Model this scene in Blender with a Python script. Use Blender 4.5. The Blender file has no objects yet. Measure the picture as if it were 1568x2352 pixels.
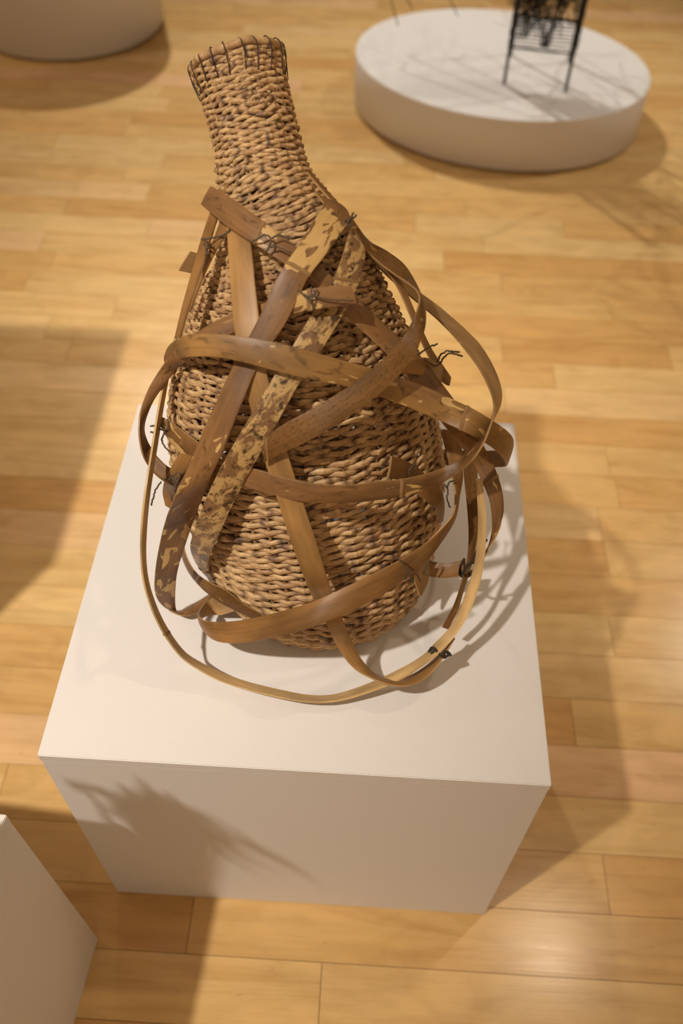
import bpy, bmesh, math, random
import numpy as np
from mathutils import Matrix, Vector

D = bpy.data
COL = bpy.context.scene.collection
SC = bpy.context.scene
rnd = random.Random(11)

# ------------------------------------------------------------------ camera
cam = D.cameras.new('camera')
cam.sensor_fit = 'VERTICAL'; cam.sensor_height = 36.0; cam.sensor_width = 24.0
cam.lens = 30.795
cam.clip_start = 0.02
cam.dof.use_dof = True
cam.dof.focus_distance = 0.845
cam.dof.aperture_fstop = 3.5
co = D.objects.new('camera', cam); COL.objects.link(co)
co.matrix_world = Matrix(((0.99840998, -0.05351628, 0.01770627, 0.04938499),
                          (0.05252771, 0.76930293, -0.63672117, -0.35200365),
                          (0.02045346, 0.63663884, 0.77089081, 1.27761297),
                          (0, 0, 0, 1)))
SC.camera = co

# ------------------------------------------------------------------ light
SC.view_settings.view_transform = 'Standard'
SC.view_settings.look = 'None'
SC.view_settings.gamma = 1.0
SC.view_settings.use_curve_mapping = False
SC.view_settings.exposure = 0.15

world = D.worlds.new('gallery_air'); SC.world = world
world.use_nodes = True
bg = world.node_tree.nodes['Background']
bg.inputs['Color'].default_value = (1.0, 0.83, 0.66, 1)
bg.inputs['Strength'].default_value = 0.02

def spot(name, loc, target, watts, angle, blend, radius, color=(1.0, 0.87, 0.72)):
    l = D.lights.new(name, 'SPOT')
    l.energy = watts; l.spot_size = math.radians(angle); l.spot_blend = blend
    l.shadow_soft_size = radius; l.color = color
    o = D.objects.new(name, l); COL.objects.link(o)
    o.location = loc
    o.rotation_euler = (Vector(target) - Vector(loc)).to_track_quat('-Z', 'Y').to_euler()
    return o

# gallery track lamps: the key from the front left, others around the room
spot('track_spotlight', (-1.49, -1.19, 3.87), (-0.52, 0.40, 0.3), 525, 34, 1.0, 0.055, (1.0, 0.91, 0.80))
WARM = (1.0, 0.79, 0.55)
spot('track_spotlight', (-2.3, 1.0, 3.87), (0.1, 0.2, 0.2), 14, 40, 0.8, 0.05, WARM)
spot('track_spotlight', (1.20, 0.93, 3.87), (0.25, 0.0, 0.1), 40, 50, 0.8, 0.05, WARM)
spot('track_spotlight', (-1.1, 4.3, 3.87), (0.2, 2.2, 0.1), 400, 46, 0.9, 0.05, (1.0, 0.95, 0.86))
spot('track_spotlight', (2.6, 2.9, 3.87), (0.8, 1.9, 0.0), 160, 40, 0.9, 0.06, (1.0, 0.93, 0.82))  # extra lamp added to fill the floor at the back right
spot('track_spotlight', (-1.7, 2.2, 3.87), (-0.6, 2.0, 0.0), 36, 40, 0.9, 0.06, (1.0, 0.94, 0.84))  # another added fill lamp, over the back left floor
# added fill lamps, bounced off the walls for ambient light
spot('wall_bounce_fill', (0.2, -1.4, 3.9), (0.2, -2.6, 2.2), 260, 110, 1.0, 0.15, WARM)
spot('wall_bounce_fill', (2.3, 0.6, 3.9), (3.4, 0.6, 2.2), 170, 110, 1.0, 0.15, WARM)
spot('wall_bounce_fill', (-2.1, 2.0, 3.9), (-3.2, 2.0, 2.2), 170, 110, 1.0, 0.15, WARM)

# ------------------------------------------------------------------ helpers
def mesh_obj(name, verts, faces, mat, parent=None, smooth=False, mats=None):
    me = D.meshes.new(name)
    me.from_pydata([tuple(v) for v in verts], [], faces)
    me.materials.append(mat)
    if smooth:
        me.polygons.foreach_set('use_smooth', [True] * len(me.polygons))
    me.update()
    o = D.objects.new(name, me); COL.objects.link(o)
    if parent: o.parent = parent
    return o

def bm_obj(name, bm, mat, parent=None, smooth=False):
    me = D.meshes.new(name); bm.to_mesh(me); bm.free()
    me.materials.append(mat)
    if smooth:
        me.polygons.foreach_set('use_smooth', [True] * len(me.polygons))
    o = D.objects.new(name, me); COL.objects.link(o)
    if parent: o.parent = parent
    return o

def empty(name, loc=(0, 0, 0), rz=0.0):
    o = D.objects.new(name, None); COL.objects.link(o)
    o.location = loc; o.rotation_euler = (0, 0, rz); o.empty_display_size = 0.05
    return o

def tag(o, label, cat, group=None):
    o['label'] = label; o['category'] = cat
    if group: o['group'] = group

def box_bm(x0, x1, y0, y1, z0, z1, bevel=0.0, seg=2):
    bm = bmesh.new()
    bmesh.ops.create_cube(bm, size=1.0, matrix=Matrix.Translation(((x0+x1)/2, (y0+y1)/2, (z0+z1)/2)) @ Matrix.Diagonal((x1-x0, y1-y0, z1-z0, 1)))
    if bevel > 0:
        bmesh.ops.bevel(bm, geom=bm.edges[:], offset=bevel, segments=seg, affect='EDGES')
    return bm

def spline(P, per):
    """Catmull-Rom through the rows of P, `per` steps between rows."""
    P = np.asarray(P, float)
    E = np.vstack([2*P[0]-P[1], P, 2*P[-1]-P[-2]])
    out = []
    for i in range(1, len(E)-2):
        for k in range(per):
            t = k/per
            a, b, c, d = E[i-1], E[i], E[i+1], E[i+2]
            out.append(0.5*((2*b)+(c-a)*t+(2*a-5*b+4*c-d)*t*t+(3*b-a-3*c+d)*t**3))
    out.append(P[-1])
    return np.array(out)

def tube_geo(path, rad, sides=6, caps=True):
    path = np.asarray(path, float); n = len(path)
    rad = np.broadcast_to(np.asarray(rad, float), (n,))
    T = np.gradient(path, axis=0); T /= np.linalg.norm(T, axis=1)[:, None] + 1e-12
    u = np.cross(T[0], (0.3, 0.2, 1.0)); u /= np.linalg.norm(u) + 1e-12
    V = []
    for i in range(n):
        u = u - T[i]*(u @ T[i]); u /= np.linalg.norm(u) + 1e-12
        w = np.cross(T[i], u)
        for k in range(sides):
            a = 2*math.pi*k/sides
            V.append(path[i] + rad[i]*(math.cos(a)*u + math.sin(a)*w))
    F = []
    for i in range(n-1):
        for k in range(sides):
            F.append((i*sides+k, i*sides+(k+1) % sides, (i+1)*sides+(k+1) % sides, (i+1)*sides+k))
    if caps:
        F.append(tuple(range(sides-1, -1, -1)))
        F.append(tuple(range((n-1)*sides, n*sides)))
    return V, F

# ------------------------------------------------------------------ materials
def new_mat(name):
    m = D.materials.new(name); m.use_nodes = True
    nt = m.node_tree
    return m, nt, nt.nodes['Principled BSDF']

def N(nt, typ, **kw):
    n = nt.nodes.new(typ)
    for k, v in kw.items():
        if k in n.inputs.keys(): n.inputs[k].default_value = v
        else: setattr(n, k, v)
    return n

def ramp(nt, stops, interp='LINEAR'):
    r = nt.nodes.new('ShaderNodeValToRGB'); cr = r.color_ramp; cr.interpolation = interp
    while len(cr.elements) < len(stops): cr.elements.new(0.5)
    for e, (p, c) in zip(cr.elements, stops):
        e.position = p; e.color = (*c, 1) if len(c) == 3 else c
    return r

def mix(nt, fac, a, b, blend='MIX'):
    m = nt.nodes.new('ShaderNodeMix'); m.data_type = 'RGBA'; m.blend_type = blend
    L = nt.links
    for idx, s in ((0, fac), (6, a), (7, b)):
        if hasattr(s, 'is_linked'): L.new(s, m.inputs[idx])
        elif isinstance(s, (int, float)): m.inputs[idx].default_value = s
        else: m.inputs[idx].default_value = (*s, 1)
    return m.outputs[2]

def bump(nt, height, strength, dist, bsdf):
    b = nt.nodes.new('ShaderNodeBump'); b.inputs['Strength'].default_value = strength
    b.inputs['Distance'].default_value = dist
    nt.links.new(height, b.inputs['Height']); nt.links.new(b.outputs[0], bsdf.inputs['Normal'])

def paint_mat(name, base, chips=False):
    m, nt, p = new_mat(name)
    tc = N(nt, 'ShaderNodeTexCoord')
    n1 = N(nt, 'ShaderNodeTexNoise', Scale=260.0, Detail=3.0)
    nt.links.new(tc.outputs['Object'], n1.inputs['Vector'])
    n2 = N(nt, 'ShaderNodeTexNoise', Scale=3.0, Detail=3.0)
    nt.links.new(tc.outputs['Object'], n2.inputs['Vector'])
    c = mix(nt, n2.outputs[0], tuple(v*0.96 for v in base), base)
    if chips:
        mp = N(nt, 'ShaderNodeMapping'); mp.inputs['Scale'].default_value = (28, 28, 260)
        nt.links.new(tc.outputs['Object'], mp.inputs['Vector'])
        n3 = N(nt, 'ShaderNodeTexNoise', Scale=1.0, Detail=2.0)
        nt.links.new(mp.outputs[0], n3.inputs['Vector'])
        r = ramp(nt, [(0.0, (0, 0, 0)), (0.70, (0, 0, 0)), (0.73, (1, 1, 1))])
        nt.links.new(n3.outputs[0], r.inputs[0])
        sp = N(nt, 'ShaderNodeSeparateXYZ'); nt.links.new(tc.outputs['Normal'], sp.inputs[0])
        lt = N(nt, 'ShaderNodeMath', operation='LESS_THAN'); lt.inputs[1].default_value = -0.5
        nt.links.new(sp.outputs[1], lt.inputs[0])
        mu = N(nt, 'ShaderNodeMath', operation='MULTIPLY'); nt.links.new(lt.outputs[0], mu.inputs[0]); nt.links.new(r.outputs[0], mu.inputs[1])
        c = mix(nt, mu.outputs[0], c, (0.93, 0.93, 0.92))
    nt.links.new(c, p.inputs['Base Color'])
    p.inputs['Roughness'].default_value = 0.55
    p.inputs['Specular IOR Level'].default_value = 0.3
    bump(nt, n1.outputs[0], 0.25, 0.0006, p)
    return m

WHITE = (0.80, 0.775, 0.755)
M_paint = paint_mat('white_matt_paint', WHITE)
M_panel = paint_mat('white_matt_paint_chipped', WHITE, chips=True)

def wood_floor_mat():
    m, nt, p = new_mat('maple_plank'); L = nt.links
    oi = N(nt, 'ShaderNodeObjectInfo'); geo = N(nt, 'ShaderNodeNewGeometry')
    off = N(nt, 'ShaderNodeVectorMath', operation='SCALE'); off.inputs[0].default_value = (37, 11, 53)
    L.new(oi.outputs['Random'], off.inputs['Scale'])
    add = N(nt, 'ShaderNodeVectorMath', operation='ADD')
    L.new(geo.outputs['Position'], add.inputs[0]); L.new(off.outputs[0], add.inputs[1])
    base = ramp(nt, [(0.0, (0.60, 0.350, 0.128)), (0.2, (0.655, 0.415, 0.165)), (0.5, (0.68, 0.450, 0.190)),
                     (0.8, (0.71, 0.490, 0.220)), (1.0, (0.73, 0.465, 0.260))])
    L.new(oi.outputs['Random'], base.inputs[0])
    def grain(sc, scale, detail, rough=0.6, dist=0.0):
        mp = N(nt, 'ShaderNodeMapping'); mp.inputs['Scale'].default_value = sc
        L.new(add.outputs[0], mp.inputs['Vector'])
        n = N(nt, 'ShaderNodeTexNoise', Scale=scale, Detail=detail, Roughness=rough, Distortion=dist)
        L.new(mp.outputs[0], n.inputs['Vector']); return n.outputs[0]
    g1 = grain((3.0, 26.0, 26.0), 1.0, 5.0, 0.6, 1.2)
    g2 = grain((6.0, 240.0, 240.0), 1.0, 2.0)
    g3 = grain((7.0, 13.0, 13.0), 1.0, 3.0, 0.55, 1.5)
    g4 = grain((55.0, 90.0, 90.0), 1.0, 1.0)
    r1 = ramp(nt, [(0.33, (0.88, 0.83, 0.76)), (0.50, (1, 1, 1)), (0.66, (1.07, 1.05, 1.0))]); L.new(g1, r1.inputs[0])
    c = mix(nt, 1.0, base.outputs[0], r1.outputs[0], 'MULTIPLY')
    r3 = ramp(nt, [(0.36, (0.91, 0.87, 0.80)), (0.5, (1, 1, 1)), (0.63, (1.08, 1.06, 1.04))]); L.new(g3, r3.inputs[0])
    c = mix(nt, 0.7, c, r3.outputs[0], 'MULTIPLY')
    r2 = ramp(nt, [(0.3, (0.93, 0.91, 0.87)), (0.6, (1, 1, 1))]); L.new(g2, r2.inputs[0])
    c = mix(nt, 0.6, c, r2.outputs[0], 'MULTIPLY')
    r4 = ramp(nt, [(0.0, (1, 1, 1)), (0.78, (1, 1, 1)), (0.84, (0.42, 0.33, 0.25))]); L.new(g4, r4.inputs[0])
    c = mix(nt, 0.8, c, r4.outputs[0], 'MULTIPLY')
    L.new(c, p.inputs['Base Color'])
    rr = ramp(nt, [(0.3, (0.18, 0.18, 0.18)), (0.7, (0.24, 0.24, 0.24))]); L.new(g1, rr.inputs[0])
    L.new(rr.outputs[0], p.inputs['Roughness'])
    p.inputs['Specular IOR Level'].default_value = 0.45
    bump(nt, g2, 0.08, 0.0005, p)
    return m
M_plank = wood_floor_mat()

def simple_mat(name, col, rough=0.6, spec=0.4):
    m, nt, p = new_mat(name)
    tc = N(nt, 'ShaderNodeTexCoord')
    n = N(nt, 'ShaderNodeTexNoise', Scale=90.0, Detail=2.0); nt.links.new(tc.outputs['Object'], n.inputs['Vector'])
    c = mix(nt, n.outputs[0], tuple(v*0.7 for v in col), tuple(min(1, v*1.25) for v in col))
    nt.links.new(c, p.inputs['Base Color'])
    p.inputs['Roughness'].default_value = rough; p.inputs['Specular IOR Level'].default_value = spec
    return m
M_sub = simple_mat('dark_subfloor', (0.07, 0.035, 0.015), 0.9)
M_recess = simple_mat('contact_shadow_board', (0.10, 0.075, 0.05), 0.9)  # dark colour stands in for the contact shadow under the drums
M_wire = simple_mat('black_wire', (0.012, 0.012, 0.013), 0.45)
M_steel = simple_mat('dark_green_grey_steel', (0.05, 0.05, 0.032), 0.45)
M_cord = simple_mat('grey_brown_cord', (0.11, 0.075, 0.045), 0.8)
M_cord_dark = simple_mat('dark_cord', (0.045, 0.03, 0.02), 0.8)

def bamboo_mat(name, dark, pale, kind):
    """UV: u metres along the strip, v metres across; skin side of a split bamboo strip."""
    m, nt, p = new_mat(name); L = nt.links
    uv = N(nt, 'ShaderNodeUVMap'); oi = N(nt, 'ShaderNodeObjectInfo')
    off = N(nt, 'ShaderNodeVectorMath', operation='SCALE'); off.inputs[0].default_value = (13, 7, 29)
    L.new(oi.outputs['Random'], off.inputs['Scale'])
    add = N(nt, 'ShaderNodeVectorMath', operation='ADD')
    L.new(uv.outputs[0], add.inputs[0]); L.new(off.outputs[0], add.inputs[1])
    def noise(sc, detail=3.0, rough=0.55, dist=0.0):
        mp = N(nt, 'ShaderNodeMapping'); mp.inputs['Scale'].default_value = sc
        L.new(add.outputs[0], mp.inputs['Vector'])
        n = N(nt, 'ShaderNodeTexNoise', Scale=1.0, Detail=detail, Roughness=rough, Distortion=dist)
        L.new(mp.outputs[0], n.inputs['Vector']); return n.outputs[0]
    fib = noise((9, 1100, 1), 3.0)
    blotch = noise((40, 95, 1), 2.5, 0.5, 0.8)
    tone = noise((14, 40, 1), 3.0)
    lo = tuple(v*0.62 for v in dark); hi = tuple(min(1, v*1.38) for v in dark)
    rt = ramp(nt, [(0.30, lo), (0.5, dark), (0.70, hi)]); L.new(tone, rt.inputs[0])
    c = rt.outputs[0]
    def mask(src, a, b):
        r = ramp(nt, [(0.0, (0, 0, 0)), (a, (0, 0, 0)), (b, (1, 1, 1))]); L.new(src, r.inputs[0]); return r.outputs[0]
    if kind == 'mottled':
        at = N(nt, 'ShaderNodeAttribute', attribute_name='pale')
        s = N(nt, 'ShaderNodeMath', operation='MULTIPLY_ADD'); s.inputs[1].default_value = 0.30; L.new(at.outputs['Fac'], s.inputs[0]); L.new(blotch, s.inputs[2])
        rim = noise((70, 130, 1), 2.0, 0.5, 0.6)
        c = mix(nt, mask(rim, 0.58, 0.72), c, tuple(v*0.50 for v in dark))
        c = mix(nt, mask(s.outputs[0], 0.715, 0.735), c, pale)
        rim2 = noise((40, 60, 1), 2.0, 0.5, 0.6)
        c = mix(nt, mask(rim2, 0.66, 0.70), c, tuple(v*0.55 for v in dark))
    elif kind == 'spotted':
        bl = noise((62, 90, 1), 3.0, 0.55, 0.7)
        c = mix(nt, mask(bl, 0.46, 0.55), c, pale)
        sp1 = noise((125, 165, 1), 2.5, 0.55, 0.3)
        c = mix(nt, mask(sp1, 0.55, 0.66), c, tuple(v*0.32 for v in dark))
        sp2 = noise((330, 420, 1), 1.0, 0.5, 0.0)
        c = mix(nt, mask(sp2, 0.64, 0.70), c, tuple(v*0.35 for v in dark))
    elif kind == 'dark':
        sp1 = noise((260, 420, 1), 2.0, 0.6, 0.5)
        c = mix(nt, mask(sp1, 0.50, 0.70), c, tuple(v*0.55 for v in dark))
        c = mix(nt, mask(blotch, 0.72, 0.75), c, pale)
    else:
        c = mix(nt, mask(blotch, 0.735, 0.75), c, tuple(a*0.6+b*0.4 for a, b in zip(dark, pale)))
    rf = ramp(nt, [(0.3, (0.80, 0.77, 0.72)), (0.62, (1.06, 1.05, 1.04))]); L.new(fib, rf.inputs[0])
    c = mix(nt, 0.9, c, rf.outputs[0], 'MULTIPLY')
    L.new(c, p.inputs['Base Color'])
    p.inputs['Roughness'].default_value = 0.42
    p.inputs['Specular IOR Level'].default_value = 0.12 if kind == 'dark' else 0.38
    bump(nt, fib, 0.22, 0.0005, p)
    return m
PALE = (0.56, 0.36, 0.135)
M_skin = {'plain': bamboo_mat('bamboo_skin_brown', (0.260, 0.130, 0.040), PALE, 'plain'),
          'olive': bamboo_mat('bamboo_skin_tan', (0.330, 0.180, 0.058), PALE, 'plain'),
          'mottled': bamboo_mat('bamboo_skin_mottled', (0.225, 0.112, 0.040), PALE, 'mottled'),
          'mottled_olive': bamboo_mat('bamboo_skin_olive', (0.275, 0.148, 0.047), PALE, 'mottled'),
          'spotted': bamboo_mat('bamboo_skin_spotted', (0.200, 0.105, 0.042), (0.50, 0.32, 0.125), 'spotted'),
          'edge': bamboo_mat('bamboo_skin_pale', (0.58, 0.400, 0.185), (0.64, 0.46, 0.24), 'plain'),
          'dark': bamboo_mat('bamboo_skin_dark', (0.185, 0.092, 0.029), PALE, 'dark')}
M_inner = bamboo_mat('bamboo_inner_face', (0.40, 0.240, 0.100), PALE, 'plain')
M_node = simple_mat('bamboo_node_ring', (0.30, 0.17, 0.065), 0.55)

def reed_mat(name, light, mid, dark):
    m, nt, p = new_mat(name); L = nt.links
    at = N(nt, 'ShaderNodeAttribute', attribute_name='reed')
    sep = N(nt, 'ShaderNodeSeparateColor'); L.new(at.outputs['Color'], sep.inputs[0])
    tc = N(nt, 'ShaderNodeTexCoord')
    n = N(nt, 'ShaderNodeTexNoise', Scale=230.0, Detail=3.0); L.new(tc.outputs['Object'], n.inputs['Vector'])
    r = ramp(nt, [(0.0, mid), (1.0, light)]); L.new(sep.outputs[0], r.inputs[0])
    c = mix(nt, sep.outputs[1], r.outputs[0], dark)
    rn = ramp(nt, [(0.30, (0.70, 0.66, 0.63)), (0.60, (1.06, 1.05, 1.03))]); L.new(n.outputs[0], rn.inputs[0])
    c = mix(nt, 0.85, c, rn.outputs[0], 'MULTIPLY')
    L.new(c, p.inputs['Base Color'])
    p.inputs['Roughness'].default_value = 0.55
    p.inputs['Specular IOR Level'].default_value = 0.35
    bump(nt, n.outputs[0], 0.3, 0.0006, p)
    return m
M_reed = reed_mat('peeled_reed', (0.68, 0.460, 0.225), (0.44, 0.250, 0.115), (0.085, 0.038, 0.032))
M_stake = reed_mat('stake_reed', (0.40, 0.235, 0.105), (0.22, 0.115, 0.05), (0.08, 0.04, 0.03))

ZT = 0.448          # height of the main plinth top
PW, PD = 0.254, 0.5042

# ------------------------------------------------------------------ floor
PITCH, Y0 = 0.08227, -0.0729
floor = bm_obj('floor', box_bm(-3.2, 3.4, -2.6, 5.2, -0.06, -0.0155), M_sub)
floor['kind'] = 'structure'
def wall(name, x0, x1, y0, y1, z0, z1):
    o = bm_obj(name, box_bm(x0, x1, y0, y1, z0, z1), M_paint); o['kind'] = 'structure'
wall('wall_left', -3.3, -3.2, -2.7, 5.3, -0.06, 4.3)
wall('wall_right', 3.4, 3.5, -2.7, 5.3, -0.06, 4.3)
wall('wall_front', -3.3, 3.5, -2.7, -2.6, -0.06, 4.3)
wall('wall_back', -3.3, 3.5, 5.2, 5.3, -0.06, 4.3)
wall('ceiling', -3.3, 3.5, -2.7, 5.3, 4.3, 4.4)
plank_bm = bmesh.new()
bmesh.ops.create_cube(plank_bm, size=1.0)
plank_me = D.meshes.new('plank'); plank_bm.to_mesh(plank_me); plank_bm.free()
plank_me.materials.append(M_plank)
FIXED = {-1: [0.035], 0: [-0.147], 1: [0.428]}
def in_view(x, y):
    # floor trapezoid the camera sees, with a margin
    h0 = 0.55 + 0.40*(y+0.15)
    return -0.30 < y < 3.35 and -h0-0.12 < x < h0+0.15
field = []
for k in range(-30, 64):
    y0 = Y0 + (k)*PITCH; y1 = y0 + PITCH
    if k in FIXED:
        js = list(FIXED[k]); x = js[0]
        while x > -3.1: x -= rnd.uniform(0.45, 1.0); js.insert(0, x)
        x = js[-1]
        while x < 3.35: x += rnd.uniform(0.45, 1.0); js.append(x)
    else:
        x = -3.1 - rnd.random()*0.6; js = [x]
        while x < 3.35: x += rnd.choice([rnd.uniform(0.28, 0.6), rnd.uniform(0.5, 1.1)]); js.append(x)
    for a, b in zip(js, js[1:]):
        a = max(a, -3.19); b = min(b, 3.39)
        if b - a < 0.02: continue
        g = 0.0004
        dz = rnd.uniform(-0.0003, 0.0)
        seen = any(in_view(a + (b-a)*t, (y0+y1)/2) for t in (0, .25, .5, .75, 1))
        if seen:
            o = D.objects.new('plank', plank_me); COL.objects.link(o); o.parent = floor
            o.scale = (b-a-2*g, PITCH-2*g, 0.015)
            o.location = ((a+b)/2, (y0+y1)/2, -0.0075+dz)
            o.rotation_euler = (rnd.uniform(-.0022, .0022), 0, 0)
        else:
            field.append((a+g, b-g, y0+g, y1-g))
V, F = [], []
for a, b, c, d in field:
    s = len(V)
    for z in (-0.015, -0.0002):
        V += [(a, c, z), (b, c, z), (b, d, z), (a, d, z)]
    F += [(s+4, s+5, s+6, s+7), (s, s+1, s+5, s+4), (s+1, s+2, s+6, s+5), (s+2, s+3, s+7, s+6), (s+3, s, s+4, s+7)]
pf = mesh_obj('plank_field', V, F, M_plank, floor); pf['kind'] = 'stuff'

# ------------------------------------------------------------------ plinths
def box_plinth(loc, rz, w, d, h, label):
    """w along x from the middle, d along y from 0 backwards"""
    t = empty('plinth', loc, rz)
    bm_obj('body', box_bm(-w/2, w/2, 0, d, 0.0, h-0.0128, 0.0008), M_paint, t)
    bm_obj('top_panel', box_bm(-w/2-0.0004, w/2+0.0004, -0.0005, d+0.0004, h-0.0126, h, 0.0009), M_panel, t)
    tag(t, label, 'plinth')
    return t
box_plinth((0, 0, 0), 0, 2*PW, PD, ZT, 'square white display plinth under the woven vessel')
# corner plinth at the lower left of the frame: its back right corner is at (-0.267, -0.061)
rz = math.radians(-4.4)
w, d = 0.508, 0.504
cx = Vector((-0.267, -0.061, 0)) + Matrix.Rotation(rz, 3, 'Z') @ Vector((-w/2, -d, 0))
box_plinth(cx, rz, w, d, ZT, 'white box plinth cut off at the lower left corner, nearest the viewer')
box_plinth((-0.68-0.25, 0.213, 0), 0, 0.50, 0.527, 0.75, 'taller white box plinth just outside the left edge of the view')

def oval_plinth(loc, a, b, rz, h, label):
    t = empty('round_plinth', loc, rz)
    n = 128
    def ring(s, z): return [(a*s*math.cos(2*math.pi*i/n) if s == 1 else (a-(1-s))*math.cos(2*math.pi*i/n),
                             (b-(1-s))*math.sin(2*math.pi*i/n), z) for i in range(n)]
    zs = [(1-0.002, 0.008), (1, 0.010), (1, h-0.002), (1-0.0006, h-0.0006), (1-0.002, h)]
    V, F = [], []
    for s, z in zs: V += ring(s, z)
    for j in range(len(zs)-1):
        for i in range(n):
            F.append((j*n+i, j*n+(i+1) % n, (j+1)*n+(i+1) % n, (j+1)*n+i))
    F.append(tuple(range((len(zs)-1)*n, len(zs)*n))); F.append(tuple(range(n-1, -1, -1)))
    o = mesh_obj('drum', V, F, M_paint, t)
    for p in o.data.polygons:
        p.use_smooth = len(p.vertices) == 4 and abs(p.normal.z) < 0.3
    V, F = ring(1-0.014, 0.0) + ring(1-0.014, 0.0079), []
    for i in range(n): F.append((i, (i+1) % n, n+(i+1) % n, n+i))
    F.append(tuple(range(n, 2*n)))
    mesh_obj('recessed_base', V, F, M_recess, t)  # recess added to draw the dark contact line below the rim
    tag(t, label, 'plinth')
    return t
OH = 0.152
oval_plinth((0.399, 2.327, 0), 0.432, 0.360, math.atan2(-0.278, 0.96), OH, 'low oval white plinth carrying the black wire sculpture')
oval_plinth((-1.027, 2.833, 0), 0.315, 0.315, 0, 0.60, 'tall round white plinth cut off at the top left corner')

# ------------------------------------------------------------------ woven vessel
vessel = empty('woven_vessel', (0.0144, 0.2518, ZT))
tag(vessel, 'tall gourd shaped wicker vessel wrapped in looping bamboo strips', 'basket')
VO = np.array([0.0144, 0.2518, ZT])
KEY = np.array([[0.01436,0.2518,0.448,0.1104],[0.01215,0.254,0.466,0.1198],[0.006626,0.2617,0.4991,0.1292],[0.001104,0.2772,0.5521,0.1375],[-0.008835,0.2893,0.6095,0.1375],[-0.01546,0.3026,0.6626,0.1294],[-0.01988,0.3181,0.7122,0.1146],[-0.02319,0.3335,0.7531,0.09553],[-0.02761,0.3512,0.7918,0.07344],[-0.03976,0.3711,0.8227,0.05301],[-0.0519,0.3909,0.8481,0.04141],[-0.05963,0.413,0.8702,0.03755],[-0.06792,0.434,0.8923,0.03677],[-0.0762,0.4539,0.9094,0.03843],[-0.08117,0.4644,0.9215,0.04031]])
def natural_spline(P, n):
    t = np.r_[0, np.cumsum(np.linalg.norm(np.diff(P[:, :3], axis=0), axis=1))]
    m = len(t); h = np.diff(t); A = np.zeros((m, m)); Bm = np.zeros((m, P.shape[1])); A[0, 0] = A[-1, -1] = 1
    for i in range(1, m-1):
        A[i, i-1] = h[i-1]; A[i, i] = 2*(h[i-1]+h[i]); A[i, i+1] = h[i]
        Bm[i] = 6*((P[i+1]-P[i])/h[i]-(P[i]-P[i-1])/h[i-1])
    Mm = np.linalg.solve(A, Bm); q = np.linspace(0, t[-1], n); i = np.clip(np.searchsorted(t, q)-1, 0, m-2)
    a = (t[i+1]-q)/h[i]; b = (q-t[i])/h[i]; hh = h[i]**2/6
    return a[:, None]*P[i]+b[:, None]*P[i+1]+((a**3-a)*hh)[:, None]*Mm[i]+((b**3-b)*hh)[:, None]*Mm[i+1]
NS = 481
AX = natural_spline(KEY, NS)
TT = np.gradient(AX[:, :3], axis=0); TT /= np.linalg.norm(TT, axis=1)[:, None]
wt = np.clip(np.linspace(0, 1, NS)*5, 0, 1)[:, None]
TT = TT*wt + np.array([0, 0, 1])*(1-wt); TT /= np.linalg.norm(TT, axis=1)[:, None]
UU = np.cross([0, 1, 0], TT); UU /= np.linalg.norm(UU, axis=1)[:, None]
VV = np.cross(TT, UU)
def ring_pt(fi, ang, lift):
    """surface point at fractional axis index fi (arrays), angle and outward lift"""
    fi = np.clip(fi, 0, NS-1.001); i = fi.astype(int); w = (fi-i)[:, None]
    c = AX[i]*(1-w)+AX[i+1]*w
    u = UU[i]*(1-w)+UU[i+1]*w; v = VV[i]*(1-w)+VV[i+1]*w
    r = (c[:, 3]+lift)[:, None]
    return c[:, :3] + r*(np.cos(ang)[:, None]*u+np.sin(ang)[:, None]*v)
front = ring_pt(np.arange(NS)*1.0, np.full(NS, -math.pi/2), np.zeros(NS))
left = ring_pt(np.arange(NS)*1.0, np.full(NS, math.pi), np.zeros(NS))
right = ring_pt(np.arange(NS)*1.0, np.zeros(NS), np.zeros(NS))
arc = np.r_[0, np.cumsum((np.linalg.norm(np.diff(left, axis=0), axis=1)+np.linalg.norm(np.diff(front, axis=0), axis=1)+np.linalg.norm(np.diff(right, axis=0), axis=1))/3)]

def reed_obj(name, V, F, cols, mat, smooth=True):
    V = np.asarray(V) - VO
    o = mesh_obj(name, V, F, mat, vessel, smooth=smooth)
    a = o.data.color_attributes.new('reed', 'FLOAT_COLOR', 'POINT')
    buf = np.zeros((len(V), 4), np.float32); buf[:, :2] = cols; buf[:, 3] = 1
    a.data.foreach_set('color', buf.ravel())
    return o

NST = 46
nr = np.random.RandomState(5)
neck_i = int(np.argmin(np.abs(AX[:, 2]-0.80)))
# stakes (warp): every stake to the shoulder, every second one up the neck
st_r = 0.0024
for k in range(NST):
    ang0 = 2*math.pi*(k+0.5)/NST
    top = NS-1 if k % 2 == 0 else neck_i+8
    fi = np.linspace(0, top, 60)
    ang = np.full(60, ang0) + np.cumsum(nr.normal(0, 0.002, 60))
    P = ring_pt(fi, ang, np.full(60, -0.0012))
    P[0, 2] = max(P[0, 2], ZT+0.0025)
    rad = np.interp(fi, [0, neck_i, NS-1], [st_r, st_r*0.8, st_r*0.72])
    V, F = tube_geo(P, rad, 6)
    tone = np.repeat(np.clip(nr.normal(0.5, 0.2)+nr.normal(0, 0.15, 60), 0, 1), 6)
    dk = np.repeat((nr.rand(60) < 0.10)*0.7, 6)
    reed_obj('stake', V, F, np.c_[tone, dk], M_stake)

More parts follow.
